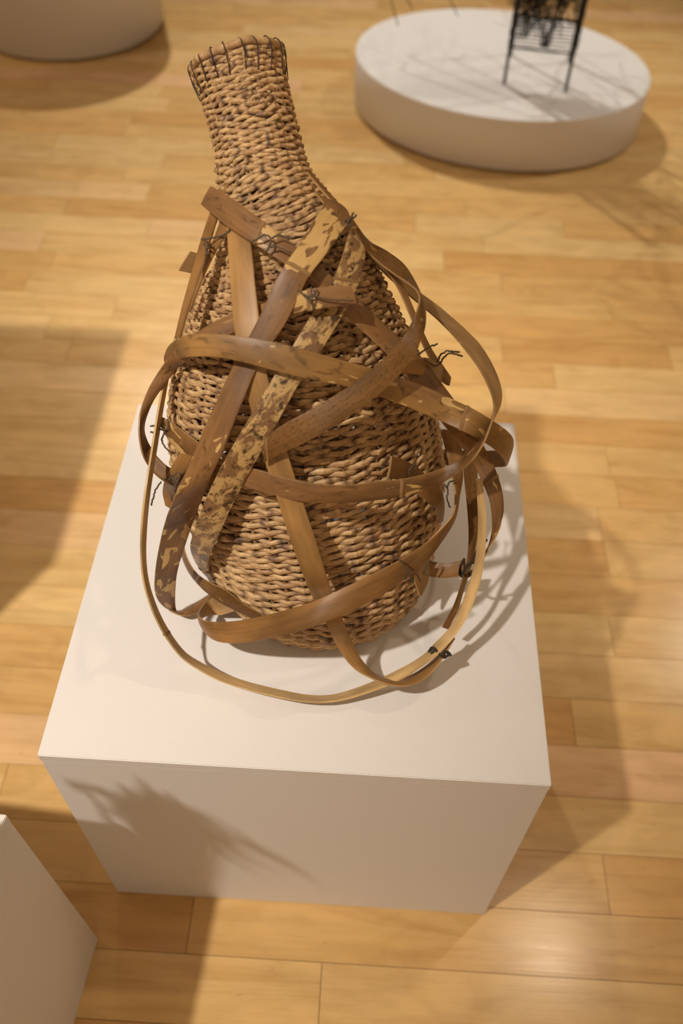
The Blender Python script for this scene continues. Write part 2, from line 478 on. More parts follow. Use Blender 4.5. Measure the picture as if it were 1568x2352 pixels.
# weft strands, one object per row
belly_i = int(np.argmin(np.abs(AX[:, 2]-0.61)))
PI_ = [0, belly_i, neck_i-20, neck_i+30, NS-1]; PV_ = [0.0053, 0.0051, 0.0042, 0.0035, 0.0031]
pos = 0.0030; row = 0
zamp = nr.uniform(0.0, 0.0011, NST)
while pos < arc[-1]-0.001:
    fi0 = np.interp(pos, arc, np.arange(NS))
    zz = AX[int(fi0), 2]
    necky = fi0 > neck_i
    n = NST if not necky else NST//2
    sub = 4
    m = n*sub
    t = np.arange(m)/sub                        # stake units
    par = row % 2
    # over one, under one: outward when cos is positive; stakes sit at half integers
    ph = (t-0.5+par) % 2.0
    wav = 1-2*np.minimum(ph, 2-ph)              # straight between stakes, sharp over them
    pitch = np.interp(fi0, PI_, PV_)
    amp = 0.0024 if not necky else 0.0019
    r0 = pitch*0.53 if not necky else pitch*0.58
    seg = np.floor((t+par+0.0)/2).astype(int)   # one visible piece spans two gaps
    nseg = seg.max()+1
    tone_s = np.clip(nr.normal(0.62, 0.24, nseg+2), 0, 1)
    thick = np.clip(nr.normal(1.0, 0.13, nseg+2), 0.72, 1.3)
    slope = nr.normal(0, 0.0007, nseg+2); offs = nr.normal(0, 0.0004, nseg+2)
    zc = (t-0.5) % 1.0; zc = 1-2*np.abs(np.where(zc > 0.5, 1-zc, zc))*1.0
    zig = zamp[np.floor(t).astype(int) % NST]*np.where(np.floor(t).astype(int) % 2 == 0, 1, -1)*(zc-0.5)*2*(0.5 if necky else 1.0)
    frac = ((t+par)/2) % 1.0 - 0.5
    vert = zig + slope[seg]*frac*2 + offs[seg]
    vert += 0.0011*np.sin(2*math.pi*t/n*3+row*0.23) + 0.0008*np.sin(2*math.pi*t/n*7+row*0.41)
    fi = np.interp(pos+vert, arc, np.arange(NS))
    ang = 2*math.pi*t/n
    lift = amp*wav + 0.0006 + nr.normal(0, 0.00015, m)
    P = ring_pt(fi, ang, lift)
    P[:, 2] = np.maximum(P[:, 2], ZT+0.0028)
    knob = nr.rand(m) < 0.11
    rad = r0*thick[seg]*np.where(knob, 1.10, 1.0)*(1+nr.normal(0, 0.025, m))*(1.0+0.05*wav)
    # closed tube, slightly flattened by the weave
    sides = 7
    T = np.roll(P, -1, 0)-np.roll(P, 1, 0); T /= np.linalg.norm(T, axis=1)[:, None]
    fi_i = np.clip(fi.astype(int), 0, NS-1)
    O = P-AX[fi_i, :3]; O -= T*(O*T).sum(1)[:, None]; O /= np.linalg.norm(O, axis=1)[:, None]
    W = np.cross(T, O)
    a6 = 2*math.pi*(np.arange(sides)+0.5)/sides
    ring = (np.cos(a6)[None, :, None]*O[:, None]*0.88+np.sin(a6)[None, :, None]*W[:, None]*1.04)
    V = (P[:, None]+rad[:, None, None]*ring).reshape(-1, 3)
    V[:, 2] = np.maximum(V[:, 2], ZT+0.0004)
    F = []
    for i in range(m):
        j = (i+1) % m
        for s in range(sides):
            F.append((i*sides+s, j*sides+s, j*sides+(s+1) % sides, i*sides+(s+1) % sides))
    tone = np.repeat(np.clip(tone_s[seg]+nr.normal(0, 0.08, m), 0, 1), sides)
    dark = np.repeat(np.where(knob, nr.uniform(0.6, 1.0, m), np.clip(nr.normal(0.05, 0.10, m)+0.22*(wav < -0.2), 0, 0.6)), sides)  # dark knots, plus gap shade painted in where the strand dives under
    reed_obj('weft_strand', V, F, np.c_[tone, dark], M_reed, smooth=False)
    pos += pitch
    row += 1

# rim: rolled border ring lashed with dark cord
nb = 92
ang = 2*math.pi*np.arange(nb)/nb
P = ring_pt(np.full(nb, NS-1.01), ang, 0.0006+0.0008*np.sin(ang*11))
P += TT[-1]*(0.0026+0.001*np.sin(ang*5))[:, None]
V, F = tube_geo(np.vstack([P, P[:1]]), 0.0037, 7, caps=False)
reed_obj('rim', V, F, np.c_[np.repeat(np.clip(nr.normal(0.55, 0.25, nb+1), 0, 1), 7), np.repeat(np.clip(nr.normal(0.1, 0.15, nb+1), 0, 0.7), 7)], M_reed)
for k in range(20):
    a0 = 2*math.pi*(k+0.3+nr.uniform(-.25, .25))/20
    q = np.linspace(0, 2*math.pi, 15)
    stretch = 0.0105
    fi = NS-1.01-np.maximum(0, -np.cos(q)+0.0)*26
    Pq = ring_pt(fi, np.full(15, a0)+0.06*np.sin(q*0.5), 0.0046*np.sin(q)+0.0008) + TT[-1]*(np.maximum(0, np.cos(q))*0.0066)[:, None]
    V, F = tube_geo(Pq+nr.normal(0, .0003, Pq.shape), 0.00055, 5)
    mesh_obj('rim_lashing', np.asarray(V)-VO, F, M_cord_dark, vessel, smooth=True)

# ------------------------------------------------------------------ bamboo strips (world coordinates of both edges)
STRIPS = [
('mottled',([[-0.0948,0.3571,0.8612],[-0.0671,0.3257,0.867],[-0.0423,0.3022,0.863],[-0.0289,0.2949,0.8576],[-0.0145,0.2887,0.8503],[0.0043,0.2821,0.8387],[0.0262,0.273,0.8245],[0.0515,0.266,0.804],[0.0777,0.2597,0.7817],[0.0983,0.2574,0.7657],[0.116,0.2517,0.7436],[0.135,0.2452,0.7219],[0.1554,0.2397,0.6915],[0.1759,0.2395,0.6586],[0.1845,0.224,0.6467],[0.1912,0.2123,0.6317],[0.1934,0.2025,0.617],[0.1886,0.1877,0.6035],[0.1784,0.1765,0.5847]],[[-0.106,0.3611,0.8404],[-0.0754,0.3093,0.8522],[-0.0517,0.2889,0.8519],[-0.0344,0.2796,0.8468],[-0.0209,0.2749,0.8406],[-0.0033,0.2691,0.8314],[0.0171,0.2582,0.8183],[0.0441,0.2498,0.7976],[0.0666,0.2426,0.7805],[0.0847,0.2353,0.7663],[0.0988,0.2291,0.7446],[0.1155,0.225,0.7256],[0.1342,0.2228,0.7001],[0.1588,0.2354,0.6555],[0.1705,0.2177,0.6418],[0.1792,0.2074,0.6279],[0.1828,0.195,0.611],[0.185,0.1921,0.5813],[0.1807,0.1879,0.5639]]),[0.122, 0.78],'mottled strip from the neck over the right shoulder',((0, 0.05), (0.12, 0.1), (0.123, 0.6), (0.2, 0.3), (0.3, 0.15), (0.6, 0.1), (0.7, 0.35), (1, 0.3))),
('mottled',([[-0.003,0.3536,0.8621],[0.0034,0.3384,0.8648],[0.0084,0.3314,0.865],[-0.0021,0.3003,0.8643],[-0.0109,0.2778,0.8573],[-0.022,0.2618,0.8483],[-0.0296,0.251,0.8372],[-0.0377,0.2382,0.8212],[-0.0478,0.2259,0.8041],[-0.0624,0.2109,0.7826],[-0.078,0.1895,0.7528],[-0.0891,0.1781,0.7301],[-0.0985,0.1682,0.7095],[-0.1116,0.1491,0.6864],[-0.1349,0.1662,0.6182],[-0.149,0.1638,0.5662],[-0.1553,0.1576,0.5326],[-0.1592,0.1595,0.5056],[-0.1563,0.1609,0.4847],[-0.1498,0.169,0.4594],[-0.1337,0.1588,0.4663],[-0.1212,0.1663,0.4611],[-0.1093,0.1856,0.4548],[-0.0874,0.1633,0.5038]],[[0.0062,0.3489,0.857],[0.0234,0.3501,0.8538],[0.0313,0.328,0.8546],[0.0222,0.3004,0.856],[0.0113,0.2763,0.8503],[-0.0022,0.2572,0.8425],[-0.0086,0.2442,0.8304],[-0.0185,0.2296,0.8143],[-0.0317,0.2174,0.7981],[-0.0418,0.2066,0.7853],[-0.0543,0.1845,0.7603],[-0.0646,0.1701,0.7369],[-0.0731,0.1597,0.7178],[-0.0835,0.1575,0.6927],[-0.105,0.1762,0.6258],[-0.1238,0.1675,0.5686],[-0.1326,0.1671,0.5399],[-0.1379,0.1652,0.5099],[-0.1439,0.1704,0.47],[-0.1455,0.1734,0.4495],[-0.1335,0.1772,0.4538],[-0.1175,0.1876,0.4589],[-0.1014,0.1985,0.4652],[-0.079,0.1642,0.5297]]),[0.217],'mottled brown bamboo strip running from the shoulder to the lower left',((0, 0.1), (0.08, 0.15), (0.11, 0.8), (0.19, 1), (0.215, 1), (0.22, 0), (0.45, 0.1), (0.5, 0.35), (0.58, 0.25), (0.64, 0.55), (0.78, 0.6), (1, 0.3))),
('spotted',([[0.0294,0.3238,0.8516],[0.0291,0.3146,0.8485],[0.0268,0.296,0.8422],[0.0201,0.2723,0.8335],[0.0147,0.2598,0.829],[0.0053,0.2472,0.8192],[-0.0091,0.219,0.8057],[-0.0239,0.2009,0.7872],[-0.0429,0.1814,0.7589],[-0.0543,0.1712,0.7413],[-0.0702,0.1606,0.7125],[-0.0838,0.1536,0.6836],[-0.0985,0.1514,0.6416],[-0.1085,0.1567,0.6075],[-0.1139,0.1656,0.5842],[-0.1171,0.1803,0.5446],[-0.1151,0.1931,0.5047],[-0.1076,0.1997,0.4789]],[[0.0317,0.3232,0.8495],[0.0374,0.3195,0.8437],[0.0461,0.3112,0.8336],[0.0414,0.2817,0.8258],[0.0377,0.2672,0.8218],[0.0319,0.2486,0.8198],[0.0151,0.2208,0.8015],[-0.002,0.2003,0.7849],[-0.019,0.1784,0.7584],[-0.0279,0.1714,0.7409],[-0.0433,0.1618,0.7128],[-0.057,0.155,0.6841],[-0.0722,0.1475,0.6487],[-0.0833,0.1477,0.6159],[-0.0921,0.1499,0.5922],[-0.0985,0.1636,0.5562],[-0.1035,0.1838,0.5124],[-0.1004,0.2004,0.4793]]),[0.2, 0.93],'spotted dark and pale bamboo strip',((0, 0.12), (1, 0.12))),
('olive',([[-0.0779,0.3255,0.8486],[-0.0754,0.3105,0.8455],[-0.072,0.2887,0.8364],[-0.0679,0.264,0.8233],[-0.0627,0.2337,0.8037],[-0.0558,0.2114,0.7836],[-0.0456,0.1877,0.7522],[-0.0393,0.1749,0.7371],[-0.0324,0.1618,0.717],[-0.0218,0.145,0.6915],[-0.0085,0.124,0.656],[0.0031,0.1102,0.6255],[0.0146,0.1142,0.5721],[0.0261,0.0996,0.5599],[0.0395,0.1024,0.5069],[0.0518,0.0939,0.4908],[0.0698,0.0835,0.492],[0.0929,0.0762,0.4891],[0.1119,0.0785,0.4871],[0.1289,0.0877,0.4893],[0.142,0.1025,0.4973],[0.1549,0.1222,0.5118]],[[-0.0582,0.3098,0.8532],[-0.0524,0.2931,0.8474],[-0.0497,0.2787,0.8402],[-0.0468,0.2619,0.8305],[-0.0396,0.23,0.8081],[-0.0342,0.2069,0.7846],[-0.0256,0.1894,0.7601],[-0.0201,0.1769,0.7444],[-0.0132,0.1651,0.726],[0.0012,0.1441,0.6886],[0.0152,0.1248,0.6532],[0.0249,0.1117,0.6221],[0.0324,0.1177,0.5746],[0.0417,0.1036,0.5629],[0.0513,0.1102,0.513],[0.0625,0.0996,0.4952],[0.0746,0.0977,0.474],[0.0975,0.0903,0.4709],[0.1081,0.0949,0.4729],[0.1271,0.1057,0.4767],[0.1434,0.1198,0.4827],[0.1561,0.1373,0.4942]]),[],'plain straight brown strip down the front',((0, 0.12), (1, 0.12))),
('mottled_olive',([[-0.0857,0.4013,0.6415],[-0.1346,0.3633,0.6699],[-0.1488,0.3291,0.685],[-0.1467,0.2941,0.7117],[-0.1321,0.2692,0.7526],[-0.1073,0.2313,0.7954],[-0.0901,0.2248,0.8041],[-0.0651,0.2169,0.8111],[-0.0412,0.2114,0.813],[-0.018,0.2077,0.8116],[0.0049,0.2065,0.8068],[0.0356,0.2092,0.7943],[0.0525,0.2148,0.7854],[0.0766,0.2223,0.7702],[0.1022,0.2292,0.7546],[0.1315,0.2335,0.7349],[0.1476,0.2124,0.7453],[0.1673,0.2166,0.7277],[0.1842,0.2277,0.7058],[0.1949,0.2417,0.6819],[0.199,0.2523,0.6549],[0.1945,0.2829,0.6231],[0.1825,0.3106,0.5918],[0.1588,0.3383,0.5616],[0.1323,0.3658,0.5344]],[[-0.0851,0.3938,0.6353],[-0.134,0.3545,0.6626],[-0.1448,0.3225,0.6794],[-0.1508,0.3067,0.6927],[-0.13,0.2718,0.7318],[-0.1017,0.2168,0.7846],[-0.0873,0.2116,0.7909],[-0.0664,0.2049,0.7961],[-0.0449,0.1982,0.7967],[-0.0211,0.1935,0.7939],[0.0005,0.1917,0.7894],[0.0311,0.1959,0.7809],[0.0477,0.2004,0.772],[0.0705,0.2059,0.758],[0.0942,0.2097,0.7442],[0.1214,0.2108,0.7301],[0.1411,0.1962,0.732],[0.1565,0.2031,0.7168],[0.1735,0.2141,0.6948],[0.1868,0.2265,0.6696],[0.198,0.2512,0.6326],[0.1937,0.2693,0.6119],[0.1825,0.2968,0.5803],[0.1588,0.3243,0.55],[0.1333,0.352,0.523]]),[0.655],'broad glossy brown strip around the middle',((0, 0.0), (0.4, 0.05), (0.5, 0.3), (0.62, 0.5), (0.66, 0.2), (1, 0.1))),
('mottled',([[0.0352,0.2524,0.8395],[0.0181,0.2493,0.8399],[0.0033,0.2456,0.84],[-0.0106,0.2477,0.8333],[-0.0258,0.2514,0.824],[-0.0448,0.2528,0.8138],[-0.0658,0.2524,0.805],[-0.0837,0.2523,0.7947],[-0.1042,0.2517,0.7796],[-0.1209,0.248,0.7644],[-0.1387,0.2585,0.7343],[-0.1502,0.2462,0.7204],[-0.1586,0.235,0.7021],[-0.1579,0.2177,0.6947],[-0.1554,0.2041,0.6774],[-0.1501,0.1992,0.6602],[-0.1358,0.1857,0.6586],[-0.1214,0.1882,0.6457],[-0.0929,0.1744,0.66],[-0.0699,0.1654,0.6783],[-0.0545,0.1594,0.69],[-0.0399,0.1518,0.6915],[-0.0219,0.1457,0.6924],[0.0016,0.1401,0.6933],[0.021,0.1402,0.6923],[0.0468,0.1448,0.6897],[0.0713,0.1529,0.6869],[0.0883,0.1583,0.6849],[0.1079,0.1647,0.6881],[0.1249,0.1773,0.6846],[0.1386,0.1815,0.6957],[0.1497,0.1817,0.7147],[0.1581,0.1922,0.7265],[0.1655,0.2127,0.7427],[0.1664,0.2293,0.7385],[0.1622,0.247,0.7415],[0.1526,0.265,0.7489],[0.1401,0.2843,0.7529],[0.1284,0.3001,0.7572],[0.1153,0.3149,0.7609],[0.1029,0.3273,0.7637],[0.0883,0.3421,0.7658],[0.0684,0.3411,0.7851],[0.047,0.3342,0.8122],[0.0309,0.3152,0.8524]],[[0.0396,0.2426,0.8292],[0.0218,0.2377,0.8288],[0.0056,0.2329,0.8283],[-0.0063,0.2368,0.8229],[-0.0214,0.2402,0.8135],[-0.0419,0.2415,0.8035],[-0.0633,0.2414,0.7953],[-0.0767,0.2382,0.7861],[-0.0925,0.2359,0.7763],[-0.1053,0.2314,0.768],[-0.1227,0.2606,0.7356],[-0.1331,0.2508,0.7239],[-0.1491,0.2399,0.706],[-0.1601,0.2351,0.679],[-0.1565,0.2267,0.6699],[-0.1446,0.2094,0.6685],[-0.129,0.1942,0.6655],[-0.11,0.1873,0.6704],[-0.0873,0.1774,0.6801],[-0.066,0.1705,0.6964],[-0.0474,0.1643,0.7069],[-0.0359,0.159,0.7097],[-0.0182,0.1527,0.7095],[0.0027,0.1478,0.7105],[0.0212,0.1471,0.7082],[0.0452,0.1513,0.7053],[0.0694,0.16,0.7033],[0.0856,0.1643,0.7008],[0.1047,0.1694,0.7024],[0.1222,0.1872,0.6929],[0.1361,0.1895,0.7024],[0.1489,0.2027,0.7037],[0.1589,0.2098,0.7107],[0.1703,0.229,0.7256],[0.1762,0.2455,0.7223],[0.1773,0.261,0.7266],[0.1689,0.2805,0.7365],[0.1575,0.3011,0.7437],[0.1433,0.3184,0.747],[0.1301,0.3323,0.7498],[0.1162,0.3463,0.7531],[0.1011,0.3603,0.7541],[0.0771,0.3613,0.7732],[0.0521,0.3549,0.7995],[0.0333,0.3194,0.852]]),[0.055, 0.614],None,((0, 0.0), (0.03, 0), (0.056, 1.0), (0.075, 0.9), (0.08, 0), (0.6, 0.05), (0.62, 0.4), (0.68, 0.3), (0.75, 0.1), (1, 0.1))),
('dark',([[-0.0332,0.1639,0.7381],[-0.0269,0.1681,0.748],[-0.0167,0.1719,0.7547],[0.0154,0.1853,0.7689],[0.0472,0.2014,0.7834],[0.0662,0.2167,0.7956],[0.0811,0.2338,0.8048],[0.0897,0.2437,0.8203],[0.0927,0.2536,0.8272],[0.0923,0.2742,0.8209],[0.0853,0.2943,0.8135],[0.071,0.3083,0.8136],[0.0586,0.316,0.818],[0.0468,0.3206,0.8259],[0.0335,0.3148,0.8528]],[[-0.0327,0.1564,0.7233],[-0.0274,0.1573,0.7272],[-0.0162,0.1595,0.7327],[0.0151,0.1642,0.7514],[0.0432,0.1803,0.7661],[0.0677,0.1951,0.7777],[0.0902,0.219,0.7924],[0.0967,0.2312,0.8098],[0.0994,0.2542,0.8068],[0.0986,0.2823,0.8014],[0.0927,0.3131,0.7995],[0.0809,0.3323,0.8081],[0.0637,0.3423,0.8142],[0.0467,0.3465,0.8191],[0.0356,0.3188,0.8526]]),[0.045],None,((0, 0.12), (1, 0.12))),
('plain',([[0.0272,0.3397,0.8454],[0.0455,0.3247,0.8276],[0.0611,0.3242,0.8107],[0.075,0.3195,0.7938],[0.0867,0.3037,0.7773],[0.0973,0.2981,0.7558],[0.1081,0.2931,0.7361],[0.1187,0.2928,0.7171],[0.1306,0.2956,0.6975]],[[0.0301,0.3452,0.8443],[0.0485,0.3297,0.8262],[0.0659,0.3317,0.8086],[0.0798,0.3265,0.7914],[0.0908,0.3108,0.7755],[0.1016,0.3047,0.7538],[0.1125,0.3003,0.7341],[0.1255,0.3034,0.7139],[0.1346,0.3095,0.6956]]),[],None,((0, 0.12), (1, 0.12))),
('edge',([[-0.132,0.2967,0.7378],[-0.1367,0.2695,0.7216],[-0.1394,0.2432,0.7151],[-0.1386,0.1827,0.6995],[-0.1406,0.1498,0.6833],[-0.1449,0.1259,0.6505],[-0.1562,0.1343,0.584],[-0.1524,0.1214,0.5585],[-0.1418,0.106,0.5283],[-0.1229,0.0909,0.4984],[-0.1063,0.0874,0.4825],[-0.0816,0.0794,0.4718],[-0.0571,0.077,0.4644],[-0.0296,0.0715,0.463],[0.0067,0.0657,0.4634],[0.0333,0.0668,0.4647],[0.057,0.0734,0.4661],[0.0889,0.0844,0.4734],[0.1052,0.0892,0.4811],[0.1252,0.0979,0.4964],[0.1428,0.109,0.5071],[0.1562,0.1225,0.5158],[0.1679,0.1374,0.5351],[0.1731,0.1485,0.5518],[0.1773,0.1622,0.5668],[0.1774,0.1757,0.5943],[0.1756,0.1942,0.6189],[0.1711,0.2048,0.6387],[0.1675,0.2143,0.653]],[[-0.1343,0.3107,0.7289],[-0.1378,0.2827,0.7122],[-0.1388,0.2537,0.7038],[-0.1383,0.1928,0.6877],[-0.1404,0.1594,0.6711],[-0.1442,0.1348,0.6379],[-0.1557,0.144,0.572],[-0.1518,0.132,0.5475],[-0.1409,0.1168,0.5177],[-0.1215,0.1013,0.4876],[-0.1056,0.0993,0.4735],[-0.0799,0.0918,0.4642],[-0.0555,0.0889,0.4556],[-0.0285,0.0838,0.455],[0.0074,0.0778,0.4546],[0.0318,0.0785,0.4553],[0.0549,0.0856,0.4579],[0.085,0.0969,0.4666],[0.109,0.1036,0.4829],[0.1267,0.112,0.4916],[0.1352,0.1199,0.5009],[0.1488,0.1275,0.5202],[0.1581,0.1392,0.5369],[0.162,0.151,0.5541],[0.1675,0.1647,0.5691],[0.1687,0.1723,0.5917],[0.1677,0.1918,0.6171],[0.1641,0.2028,0.6372],[0.1612,0.214,0.6529]]),[0.3],'thin pale bamboo hoop reaching down to the plinth',((0, 0.12), (1, 0.12))),
('dark',([[0.1501,0.2442,0.6503],[0.1522,0.233,0.6373],[0.1591,0.2233,0.6075],[0.1648,0.2041,0.5756],[0.1652,0.1907,0.555],[0.1593,0.1669,0.5494],[0.1537,0.1509,0.5291],[0.1432,0.137,0.5086]],[[0.1648,0.2417,0.6479],[0.1661,0.2308,0.6351],[0.1713,0.2185,0.6033],[0.1737,0.2045,0.5758],[0.1707,0.1892,0.5536],[0.163,0.1637,0.5466],[0.1588,0.1484,0.5269],[0.15,0.1356,0.5073]]),[],None,((0, 0.12), (1, 0.12))),
('plain',([[0.1279,0.2767,0.6555],[0.134,0.2607,0.6443],[0.1387,0.2443,0.638],[0.1425,0.2183,0.6396],[0.1435,0.2013,0.6406],[0.1422,0.1819,0.6363],[0.1306,0.1692,0.6306],[0.114,0.1545,0.6212],[0.0962,0.1403,0.6187],[0.0759,0.1294,0.6138],[0.0506,0.1169,0.6074],[0.0273,0.1075,0.5995],[0.0113,0.1039,0.5902],[-0.0156,0.1054,0.571],[-0.0447,0.1129,0.5441],[-0.0678,0.1204,0.5237],[-0.0869,0.126,0.5113],[-0.1012,0.1252,0.511],[-0.1092,0.1303,0.5147],[-0.1121,0.161,0.4855],[-0.1081,0.181,0.4696],[-0.0929,0.1738,0.4952]],[[0.1477,0.2754,0.6539],[0.1517,0.2583,0.6418],[0.1519,0.2416,0.6355],[0.1531,0.2345,0.6241],[0.149,0.2184,0.6244],[0.1467,0.1935,0.6159],[0.134,0.173,0.6072],[0.1181,0.1436,0.6121],[0.0986,0.1347,0.593],[0.075,0.1138,0.5921],[0.0465,0.0951,0.5895],[0.0227,0.0869,0.5826],[0.0065,0.0838,0.5737],[-0.0168,0.0867,0.5556],[-0.0451,0.0947,0.5291],[-0.0684,0.1027,0.5091],[-0.0885,0.1104,0.4985],[-0.1021,0.1265,0.4861],[-0.1121,0.1392,0.4922],[-0.1084,0.1652,0.4624],[-0.0938,0.1677,0.4583],[-0.0766,0.16,0.4813]]),[],None,((0, 0.12), (1, 0.12))),
('dark',([[-0.1367,0.2301,0.522],[-0.1369,0.2113,0.5176],[-0.1242,0.1928,0.5026],[-0.0991,0.1586,0.5334],[-0.0817,0.1548,0.5303],[-0.0616,0.1449,0.5166],[-0.045,0.1371,0.5155],[-0.0251,0.1313,0.5043]],[[-0.1381,0.2227,0.5159],[-0.1429,0.2193,0.4953],[-0.1327,0.2047,0.4827],[-0.1099,0.1615,0.5203],[-0.0896,0.1538,0.5053],[-0.0715,0.1468,0.5021],[-0.0531,0.1384,0.5028],[-0.0326,0.1312,0.4867]]),[],None,((0, 0.12), (1, 0.12))),
('plain',([[0.1672,0.2107,0.5281],[0.1478,0.2098,0.5189],[0.1294,0.2186,0.5116],[0.1095,0.1864,0.563]],[[0.1699,0.1983,0.5178],[0.15,0.198,0.5091],[0.1304,0.2051,0.5004],[0.1094,0.1822,0.5424]]),[],None,((0, 0.12), (1, 0.12))),
('mottled',([[-0.1384,0.2322,0.696],[-0.1279,0.2176,0.7055],[-0.1183,0.2058,0.7111],[-0.0981,0.1902,0.7105],[-0.0817,0.1809,0.7029]],[[-0.1416,0.2328,0.6855],[-0.1323,0.2151,0.6877],[-0.1194,0.1966,0.6897],[-0.1063,0.187,0.6882],[-0.0912,0.1781,0.682]]),[],None,((0, 0.5), (1, 0.5))),
('plain',([[-0.1146,0.1926,0.6909],[-0.1231,0.1918,0.6764],[-0.1333,0.189,0.6575],[-0.1441,0.206,0.6196],[-0.1408,0.198,0.6078]],[[-0.1004,0.1833,0.6972],[-0.1063,0.1796,0.685],[-0.116,0.1795,0.6708],[-0.1309,0.2027,0.6166],[-0.1328,0.1951,0.6052]]),[],None,((0, 0.12), (1, 0.12))),
('plain',([[0.0766,0.1775,0.7175],[0.086,0.1885,0.7031],[0.0951,0.1998,0.6864],[0.1083,0.2109,0.6646],[0.1242,0.2161,0.64],[0.1338,0.2195,0.6219],[0.1375,0.2186,0.601],[0.1384,0.2254,0.5731]],[[0.0748,0.1666,0.7002],[0.0853,0.1781,0.6859],[0.0943,0.19,0.6708],[0.1039,0.1983,0.6535],[0.1074,0.195,0.6462],[0.1199,0.1993,0.6293],[0.1297,0.2109,0.6062],[0.1345,0.2208,0.5757]]),[],None,((0, 0.12), (1, 0.12))),
('plain',([[0.1192,0.172,0.5128],[0.114,0.1808,0.5252],[0.1093,0.1865,0.5379],[0.1056,0.189,0.5555]],[[0.1213,0.1728,0.5102],[0.1287,0.1892,0.5107],[0.1297,0.1945,0.5208],[0.1273,0.1963,0.5401]]),[],None,((0, 0.12), (1, 0.12))),
('plain',([[0.0859,0.2388,0.7752],[0.0959,0.2482,0.7698],[0.1046,0.2604,0.761],[0.116,0.2777,0.7408],[0.1308,0.3222,0.6933],[0.1357,0.3182,0.688]],[[0.075,0.2223,0.772],[0.0919,0.2345,0.7634],[0.103,0.2445,0.7512],[0.1143,0.2608,0.7343],[0.1298,0.312,0.685],[0.1344,0.3113,0.6824]]),[],None,((0, 0.12), (1, 0.12))),
('plain',([[-0.0823,0.3651,0.8614],[-0.09,0.3663,0.8511],[-0.1003,0.3637,0.8303],[-0.1022,0.3257,0.8277],[-0.1034,0.2969,0.8247],[-0.1063,0.2831,0.8163],[-0.1117,0.266,0.8011],[-0.1189,0.2498,0.7768]],[[-0.0794,0.361,0.8615],[-0.0818,0.3572,0.8543],[-0.0925,0.3611,0.8279],[-0.0926,0.3159,0.832],[-0.094,0.2883,0.8294],[-0.098,0.277,0.8211],[-0.1047,0.261,0.8053],[-0.1131,0.2463,0.781]]),[],None,((0, 0.12), (1, 0.12))),
('plain',([[-0.0847,0.3294,0.8428],[-0.0892,0.3197,0.8332],[-0.0941,0.3099,0.8226],[-0.1038,0.3018,0.8031],[-0.1138,0.2858,0.7788]],[[-0.0755,0.3175,0.8457],[-0.0815,0.3106,0.8361],[-0.0901,0.3043,0.8239],[-0.1003,0.2976,0.8044],[-0.1107,0.2825,0.7801]]),[],None,((0, 0.12), (1, 0.12))),
('plain',([[-0.1122,0.3207,0.8184],[-0.106,0.325,0.8131],[-0.1002,0.329,0.8066]],[[-0.1218,0.3066,0.807],[-0.1114,0.3111,0.8017],[-0.1048,0.3159,0.7958]]),[],None,((0, 0.12), (1, 0.12))),
('dark',([[-0.0111,0.3703,0.8716],[-0.0003,0.3581,0.8655],[0.0145,0.3434,0.8582],[0.0283,0.3309,0.8488]],[[-0.0095,0.3743,0.8711],[0.0018,0.3625,0.8647],[0.0169,0.3486,0.8573],[0.0312,0.3364,0.8477]]),[],None,((0, 0.12), (1, 0.12)))]
